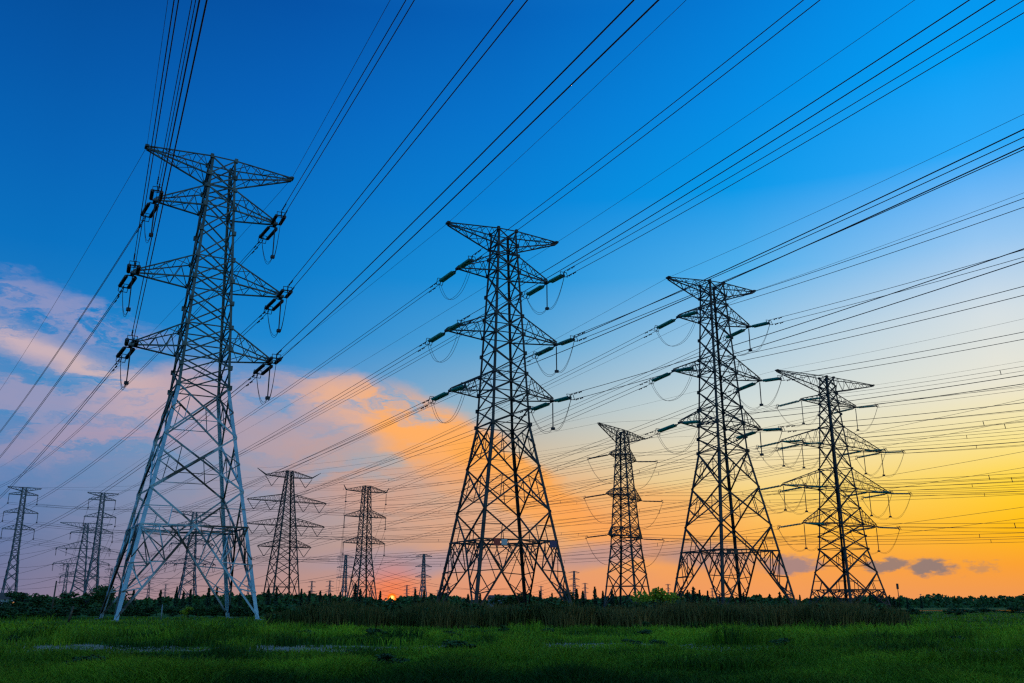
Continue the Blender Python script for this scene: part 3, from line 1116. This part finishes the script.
def short_strings(key, levels, idx, L=6.):
    """strain strings and jumpers of a far wide-armed pylon"""
    py = PYLONS[key]
    for l in levels:
        am = py.spec.arms[l]
        for side in (-1, 1):
            for fr in idx(l):
                w = am['w'] * fr
                for e in (-1, 1):
                    mb = MB()
                    mb.discs((side * w, e * .4, am['zl'] - .3), (side * w, e * L, am['zl'] - .9), .34, 8, 6)
                    mb.link('insulator_string', 'brown_glass', py.root, True)
                mb = MB()
                mb.tube([(side * w, -L + 2 * L * k / 12, am['zl'] - .9 - 4.5 * (1 - abs(k / 6 - 1) ** 2.2)) for k in range(13)], .1, 5)
                mb.link('jumper_loop', 'wire', py.root, True)


short_strings('G', (1, 2, 3, 4), two)
short_strings('J', (1, 2, 3), lambda l: (1., .6) if l > 1 else (1.,))

# signs on the frames of two pylons


def plate(key, loc, size, mat, label):
    py = PYLONS[key]
    mb = MB()
    mb.box((0, 0, 0), size)
    o = mb.link('sign_plate', mat, py.root)
    o.location = loc
    if label:
        o['label'] = label
    return o


hd = half(PR_D, 10.6)
plate('B', (-hd * .62, -hd - .2, 10.2), (1.0, .05, 1.0), 'red', 'red sign plate')
plate('B', (-hd * .62 + 1.15, -hd - .2, 10.2), (.9, .05, .8), 'white', 'white sign plate')
plate('B', (hd * .86, -hd - .2, 10.1), (1.15, .05, .95), 'blue', 'blue sign plate')
plate('C', (-hd * .78, -hd - .2, 10.2), (.9, .06, .8), 'steel', 'dark box on the frame')
plate('C', (-hd * .55, -hd - .2, 10.2), (.9, .06, .8), 'steel', 'dark box on the frame')


# ------------------------------------------------------------------ vegetation
def blades(x, y, h, w, lean, tint, name, mat, z0=0., curl=True):
    """bent leaf blades: a lower quad and a tip triangle as one quad-ish pair per blade"""
    n = len(x)
    th = RNG.uniform(0, 2 * np.pi, n)
    wx, wy = np.cos(th) * w / 2, np.sin(th) * w / 2
    la = RNG.uniform(0, 2 * np.pi, n)
    lx, ly = np.cos(la) * lean * h, np.sin(la) * lean * h
    z = np.full(n, z0)
    b0 = np.stack([x - wx, y - wy, z], 1)
    b1 = np.stack([x + wx, y + wy, z], 1)
    m1 = np.stack([x + wx * .8 + lx * .3, y + wy * .8 + ly * .3, z + h * .55], 1)
    m0 = np.stack([x - wx * .8 + lx * .3, y - wy * .8 + ly * .3, z + h * .55], 1)
    tp = np.stack([x + lx, y + ly, z + h * (1 - .3 * lean)], 1)
    tq = np.stack([x + lx + wx * .1, y + ly + wy * .1, z + h * (1 - .3 * lean) - .01], 1)
    co = np.stack([b0, b1, m1, m0, m0, m1, tq, tp], 1).reshape(-1, 3)
    return np_mesh(name, co, 4, np.repeat(tint, 2), mat)


def grass():
    N = 230000
    d0, d1 = 19., 225.
    u = RNG.random(N)
    dist = 1 / (1 / d0 + u * (1 / d1 - 1 / d0))                 # as many blades per band of height in the view
    dist *= RNG.uniform(.97, 1.03, N)
    lat = RNG.uniform(-.74, .74, N)
    x, y = dist * lat, dist
    keep = np.ones(N, bool)
    # thin over the bare patches of the stony track
    dp = np.abs(y - path_y(x))
    bare = value_noise(x * .33, y * .7, 5) * .7 + value_noise(x * 1.3, y * 1.6, 55) * .3 > np.where(x < -2, .61, .68)
    keep &= ~((dp < 3.4) & bare & (RNG.random(N) < .93))
    # nothing grows far out behind the reed belt except to the right of it
    keep &= ~((y > np.where(x < -.22 * y, 128, 96)) & (x < y * .40))
    pat = value_noise(x * .22, y * .22, 1) * .5 + value_noise(x * .75, y * .6, 2) * .5
    x, y, dist, pat, dp = x[keep], y[keep], dist[keep], pat[keep], dp[keep]
    n = len(x)
    h = (.12 + .55 * pat ** 2 + .12 * RNG.random(n))
    worn = (y < path_y(x) + 1.4) & (y > path_y(x) - 8.) & (value_noise(x * .28, x * 0, 15) + .4 * value_noise(x * 1.1, y * .5, 16) > .58)
    h *= np.where(worn, .28, 1.)
    # ranker clumps of weeds
    clump = np.clip(value_noise(x * .55, y * .42, 31) * 1.5 - .75, 0, 1) * (y > 24) * ~worn
    h *= 1 + 1.5 * clump
    rim = np.clip((y - 54) / 14, 0, 1)
    bush = np.clip(value_noise(x * .35, y * .22, 9) * 1.7 - .55, 0, 1)
    h *= (1 - .35 * rim) * (1 + rim * bush * np.where(x < -.22 * y, .8, 0.))
    under = (y > 56) & (np.abs(x / y + .370) < .115)              # trodden short round the feet of the near pylon
    h = np.where(under, np.minimum(h, .22 + .1 * RNG.random(n)), h)
    w = np.maximum(.011, dist * .00075) * RNG.uniform(.8, 1.6, n)
    big = value_noise(x * .10, y * .13, 3)
    mid = value_noise(x * .42, y * .36, 13)
    weeds = np.clip(value_noise(x * .16, y * .20, 71) * 3.2 - 1.7, 0, 1) * np.clip(value_noise(x * .8, y * .5, 72) * 2.4 - .7, 0, 1)
    tint = (-.10 + .36 * big + .85 * (mid - .08) * (.25 + 1.1 * pat) + .35 * (RNG.random(n) - .5)
            + .26 * np.clip((y - 40) / 10, 0, 1) - .04 * (y < 36) - .32 * weeds * (y > 40) - .12 * np.clip((y - 62) / 8, 0, 1))
    h *= 1 + .5 * weeds
    tint = np.clip(tint, 0, 1)
    me = blades(x, y, h, w, RNG.uniform(.1, .75, n), tint, 'grass', 'grass')
    tag(part('grass', me), 'green meadow grass covering the field in the foreground', 'grass', kind='stuff')


grass()


def reeds():
    N = 42000
    px = RNG.uniform(270, 905, N)
    y = 72 + 20 * RNG.random(N) ** 1.3
    # ragged front edge, thinning out at both ends
    y += (value_noise(px * .03, px * 0, 4) - .5) * 5
    x = (px - 512) / FPX * y * .965
    end = np.clip(np.minimum((px - 262) / 60, (915 - px) / 50), .12, 1)
    hh = (1.05 + 1.1 * value_noise(x * .3, y * .35, 8) + .55 * value_noise(x * 1.4, y * 1.4, 6)) * (.55 + .45 * end)
    h = hh * RNG.uniform(.55, 1.08, N)
    keep = RNG.random(N) < .35 + .65 * end
    x, y, h = x[keep], y[keep], h[keep]
    n = len(x)
    tint = np.clip(value_noise(x * .25, y * .4, 12) * .8 + .5 * (RNG.random(n) - .4), 0, 1)
    me = blades(x, y, h, RNG.uniform(.05, .13, n), RNG.uniform(.05, .4, n), tint, 'reeds', 'reed')
    tag(part('reeds', me), 'dense belt of brownish green reeds across the middle distance', 'reeds', kind='stuff')


reeds()


def crown_mesh(name, n, size, mat, seed, kind):
    """leaf clumps of a crown one unit high whose outline is uneven"""
    g = np.random.default_rng(seed)
    if kind == 'conifer':
        z = g.random(n) ** 1.25
        rad = .17 * (1 - z) ** .8 * (.65 + .35 * np.cos(z * 46) ** 2) + .012
        a = g.uniform(0, 2 * np.pi, n)
        rr = rad * np.sqrt(g.random(n)) * g.uniform(.7, 1.25, n)
        c = np.stack([rr * np.cos(a), rr * np.sin(a), .06 + .94 * z], 1)
    else:
        k = 11 if kind == 'tree' else 8
        cen = np.stack([g.normal(0, .24, k), g.normal(0, .24, k), g.uniform(.3 if kind == 'tree' else .15, .82, k)], 1)
        cr = g.uniform(.12, .25, k)
        w = g.integers(0, k, n)
        v = g.normal(0, 1, (n, 3))
        v /= np.linalg.norm(v, axis=1)[:, None]
        c = cen[w] + v * (cr[w] * g.random(n) ** .4)[:, None] * [1.15, 1.15, .85]
        c[:, 2] = np.clip(c[:, 2], .02, 1.02)
    s = size * g.uniform(.5, 1.4, n)
    e1 = g.normal(0, 1, (n, 3))
    e1 /= np.linalg.norm(e1, axis=1)[:, None]
    e2 = np.cross(e1, g.normal(0, 1, (n, 3)))
    e2 /= np.linalg.norm(e2, axis=1)[:, None]
    e1, e2 = e1 * s[:, None], e2 * s[:, None] * .7
    co = np.stack([c - e1, c - e2 * .8, c + e1, c + e2], 1).reshape(-1, 3)
    return np_mesh(name, co, 4, g.random(n), mat)


CONIFER = [crown_mesh('crown', 520, .045, 'needle', 40 + i, 'conifer') for i in range(4)]
BROAD = [crown_mesh('crown', 1500, .042, 'leaf', 60 + i, 'tree') for i in range(4)]
SHRUB = [crown_mesh('foliage', 1100, .05, 'leaf', 80 + i, 'shrub') for i in range(4)]
BRIGHT = crown_mesh('crown', 1500, .04, 'leaf_bright', 99, 'tree')
tb = MB()
tb.tube([(0, 0, 0), (.01, 0, .3), (0, .01, .62)], [.035, .026, .012], 7)
for a in range(5):
    tb.tube([(0, 0, .2 + .07 * a), (.16 * math.cos(a * 2.3), .16 * math.sin(a * 2.3), .42 + .08 * a)], [.016, .006], 5)
TRUNK = tb.mesh('trunk', 'bark', True)
ts = MB()
ts.tube([(0, 0, 0), (0, 0, .9)], [.018, .004], 6)
STEM = ts.mesh('trunk', 'bark', True)


def plant(name, crown, trunk, px, d, h, wide, label, cat, group, base=0.):
    p = at_dist(px, 600, d)
    o = empty(name, (p[0], d, base), random.uniform(0, 6.28))
    o.scale = (h * wide, h * wide, h)
    part('crown' if name != 'shrub' else 'foliage', crown, o)
    part('trunk' if name != 'shrub' else 'stem', trunk, o)
    tag(o, label, cat, group)
    return o


def top_h(py, d):
    return float(at_dist(512, py, d)[2])


# bushy trees at the left
for px, py, d, w, lab in [(24, 590, 165, 1.7, 'round dark bush between the leftmost slim pylon and the wooden pole'),
                          (40, 594, 172, 1.6, 'low dark bush just left of the wooden pole'),
                          (86, 591, 168, 1.8, 'round dark bush in front of the second slim pylon'),
                          (66, 596, 175, 1.5, 'small dark bush just right of the wooden pole'),
                          (110, 582, 185, .95, 'tall dark tree right behind the left foot of the nearest pylon'),
                          (505, 594, 190, 1.5, 'round dark tree inside the legs of the central pylon'),
                          (522, 592, 196, 1.5, 'dark tree in front of the right leg of the central pylon'),
                          (566, 589, 200, .8, 'narrow dark tree at the right foot of the central pylon'),
                          (843, 598, 260, 1.4, 'dark round tree between the feet of the wide-armed pylon'),
                          (878, 594, 270, .9, 'dark tree at the right foot of the wide-armed pylon')]:
    plant('broadleaf_tree', random.choice(BROAD), TRUNK, px, d, top_h(py, d) * 1.02, w, lab, 'tree', 'dark trees along the field')
plant('broadleaf_tree', BRIGHT, TRUNK, 655, 104, top_h(583, 104), 1.2,
      'bright yellow green tree above the reeds left of the wide-open pylon legs', 'tree', 'dark trees along the field')
# shrubs under and behind the nearest pylon
for k in range(46):
    px = -30 + 340 * (k + random.random()) / 46
    d = random.uniform(126, 165) if 85 < px < 275 else random.uniform(100, 150)
    plant('shrub', random.choice(SHRUB), STEM, px, d, random.uniform(1.1, 2.0), random.uniform(1.6, 2.6),
          'low dark shrub in the thicket around the feet of the nearest pylon', 'shrub', 'shrubs around the nearest pylon')
for k in range(5):
    plant('shrub', crown_mesh('foliage', 500, .06, 'leaf_bright', 130 + k, 'shrub') if k == 0 else bpy.data.meshes['foliage.004'] if False else SHRUB[k % 4],
          STEM, 190 + 9 * k, 128 + k, 1.7, 1.3,
          'yellowish shrub beneath the nearest pylon' if k == 0 else 'low dark shrub in the thicket around the feet of the nearest pylon',
          'shrub', None if k == 0 else 'shrubs around the nearest pylon')
# shrubs at the right end of the reeds and by the water
for k in range(22):
    px = random.choice((random.uniform(868, 918), random.uniform(950, 1035)))
    d = random.uniform(150, 240)
    plant('shrub', random.choice(SHRUB), STEM, px, d, random.uniform(.8, 1.5), random.uniform(2., 3.4),
          'low dark shrub at the field edge near the water on the right', 'shrub', 'shrubs by the water')
for px, d, h in [(644, 70, .62), (760, 66, .5), (636, 71, .4), (350, 31, .45)]:
    plant('shrub', random.choice(SHRUB), STEM, px, d, h, 1.3,
          {644: 'small upright dark bush at the front edge of the reeds', 760: 'small dark weed clump in the grass right of centre',
           636: 'tiny dark tuft beside the small upright bush', 350: 'dark weed clump at the bottom of the foreground grass'}[px],
          'shrub', None)

# bushes growing through the reed belt, and dark tufts out in the grass
for k in range(58):
    px = 285 + 610 * (k + random.random()) / 58
    d = random.uniform(74, 88)
    plant('shrub', random.choice(SHRUB), STEM, px, d, random.uniform(1.5, 2.45), random.uniform(.9, 1.6),
          'dark leafy bush growing among the brownish reeds', 'shrub', 'bushes in the reed belt')
for k in range(34):
    d = 24 + 44 * (k + random.random()) / 34
    px = random.uniform(-20, 1044)
    plant('weed_tuft', random.choice(SHRUB), STEM, px, d, random.uniform(.28, .62), random.uniform(1.2, 2.4),
          'dark weed tuft standing in the open meadow grass', 'weed', 'weed tufts in the meadow')

# conifers along the horizon
spires = [(355, 585), (360, 590), (366, 594), (380, 592), (415, 590), (424, 592), (432, 595), (122, 586), (133, 590),
          (160, 591), (176, 588), (183, 592), (190, 590), (208, 589), (216, 588), (228, 592), (240, 590), (252, 593),
          (268, 590), (276, 588), (301, 590), (309, 592), (320, 592), (330, 594), (340, 593), (446, 594), (540, 592),
          (552, 594), (577, 590), (583, 592), (595, 588), (603, 592), (612, 590), (688, 591), (694, 588), (700, 591),
          (708, 592), (720, 595), (744, 594), (770, 595), (780, 593), (800, 596), (823, 597), (834, 596), (870, 594),
          (890, 596), (894, 598), (907, 598), (921, 598), (468, 595), (480, 594), (645, 594), (664, 592), (672, 594)]
for px, py in spires:
    d = random.uniform(240, 360)
    plant('conifer_tree', random.choice(CONIFER), STEM, px, d, top_h(py - 1, d), random.uniform(.8, 1.25),
          'dark pointed conifer rising from the far treeline', 'tree', 'conifers in the far treeline')


# the far wood that closes the horizon
def wood():
    n = 72000
    px = RNG.uniform(-60, 1090, n)
    d = RNG.uniform(380, 560, n)
    d = np.where(px > 860, d * 1.25, d)
    x = (px - 512) / FPX * d * .965
    top = 2.2 + 3.4 * value_noise(px * .045, px * 0, 21) + 1.6 * value_noise(px * .16, px * 0, 22)
    top = np.where(px > 860, top * 1.15, top)
    top = np.where(px < 110, top * .8, top)
    top = top * (1 - .55 * np.exp(-((px - 392) / 9.) ** 2))
    z = top * RNG.random(n) ** 1.7
    c = np.stack([x, d, z], 1)
    s = RNG.uniform(.5, 1.2, n)[:, None]
    e1 = RNG.normal(0, 1, (n, 3))
    e1 /= np.linalg.norm(e1, axis=1)[:, None]
    e2 = np.cross(e1, RNG.normal(0, 1, (n, 3)))
    e2 /= np.linalg.norm(e2, axis=1)[:, None]
    co = np.stack([c - e1 * s, c - e2 * s * .7, c + e1 * s, c + e2 * s * .7], 1).reshape(-1, 3)
    tag(part('far_wood', np_mesh('far_wood', co, 4, RNG.random(n), 'leaf')), 'dark far wood closing the horizon behind the pylons',
        'wood', kind='stuff')


wood()


# ------------------------------------------------------------------ small things
def pole(name, px, d, h, r, lean, mat, label, cat, cross=False):
    p = at_dist(px, 600, d)
    o = empty(name, (p[0], d, 0))
    mb = MB()
    mb.tube([(0, 0, -.1), (lean, 0, h)], [r, r * .75], 8)
    mb.link('post', mat, o, True)
    c = MB()
    if cross:
        c.bar((lean * .9 - .6, 0, h * .92), (lean * .9 + .6, 0, h * .92), .09)
        c.link('crosspiece', mat, o)
    else:
        c.tube([(lean, 0, h), (lean * 1.01, 0, h + .06)], [r * .9, r * .5], 8)
        c.link('post_cap', mat, o)
    tag(o, label, cat)


pole('wooden_pole', 53, 120, 4.6, .12, .12, 'wood', 'brown wooden pole standing among the bushes at left', 'pole')
pole('wooden_post', 71, 95, 1.55, .13, .3, 'wood', 'short pale leaning wooden post at left of the nearest pylon', 'post')
pole('marker_post', 163, 104, 1.7, .07, 0, 'concrete', 'thin grey marker post between the legs of the nearest pylon', 'post')
# lamp-like mast at the right
p = at_dist(899, 600, 210)
o = empty('signal_mast', (p[0], 210, 0))
mb = MB()
mb.tube([(0, 0, 0), (0, 0, 6.2)], [.12, .07], 8)
mb.link('post', 'steel', o, True)
mb = MB()
mb.box((0, 0, 5.6), (.42, .3, 1.2))
mb.link('antenna_panel', 'steel', o)
tag(o, 'slender mast with a boxy head right of the wide-armed pylon', 'mast')


def house(px, d, w, dep, h, roof_h, label, lit):
    p = at_dist(px, 600, d)
    o = empty('house', (p[0], d, 0), .2)
    mb = MB()
    mb.box((0, 0, h / 2), (w, dep, h))
    mb.link('wall', 'wall', o)
    mb = MB()
    a = w / 2 + .3
    b = dep / 2 + .3
    mb.v += [Vector(v) for v in ((-a, -b, h), (a, -b, h), (a, b, h), (-a, b, h), (-a, 0, h + roof_h), (a, 0, h + roof_h))]
    mb.f += [(0, 1, 5, 4), (2, 3, 4, 5), (1, 2, 5), (3, 0, 4), (3, 2, 1, 0)]
    mb.link('roof', 'roof', o)
    for k in (-1, 0, 1):
        mb = MB()
        mb.box((k * w * .3, -dep / 2 - .04, h * .55), (1.1, .06, 1.2))
        mb.link('window', 'lit' if k in lit else 'brown_glass', o)
    tag(o, label, 'house')


house(4, 330, 14, 8, 3.4, 2.2, 'low house with orange lit windows at the far left edge', (-1, 1))
house(502, 330, 9, 6, 3.6, 1.2, 'pale small house behind the central pylon legs', ())


# ------------------------------------------------------------------ the evening air
def haze():
    m = bpy.data.materials.new('evening haze')
    m.use_nodes = True
    t = NT(m.node_tree)
    v = t.n('ShaderNodeVolumePrincipled')
    v.inputs['Color'].default_value = (.86, .86, .92, 1)
    v.inputs['Density'].default_value = .00022
    o = t.n('ShaderNodeOutputMaterial')
    t.lk(v.outputs[0], o.inputs['Volume'])
    mb = MB()
    mb.box((0, 0, 49.5), (5400, 5400, 101))
    me = mb.mesh('haze', m)
    tag(part('haze', me), kind='stuff')


haze()
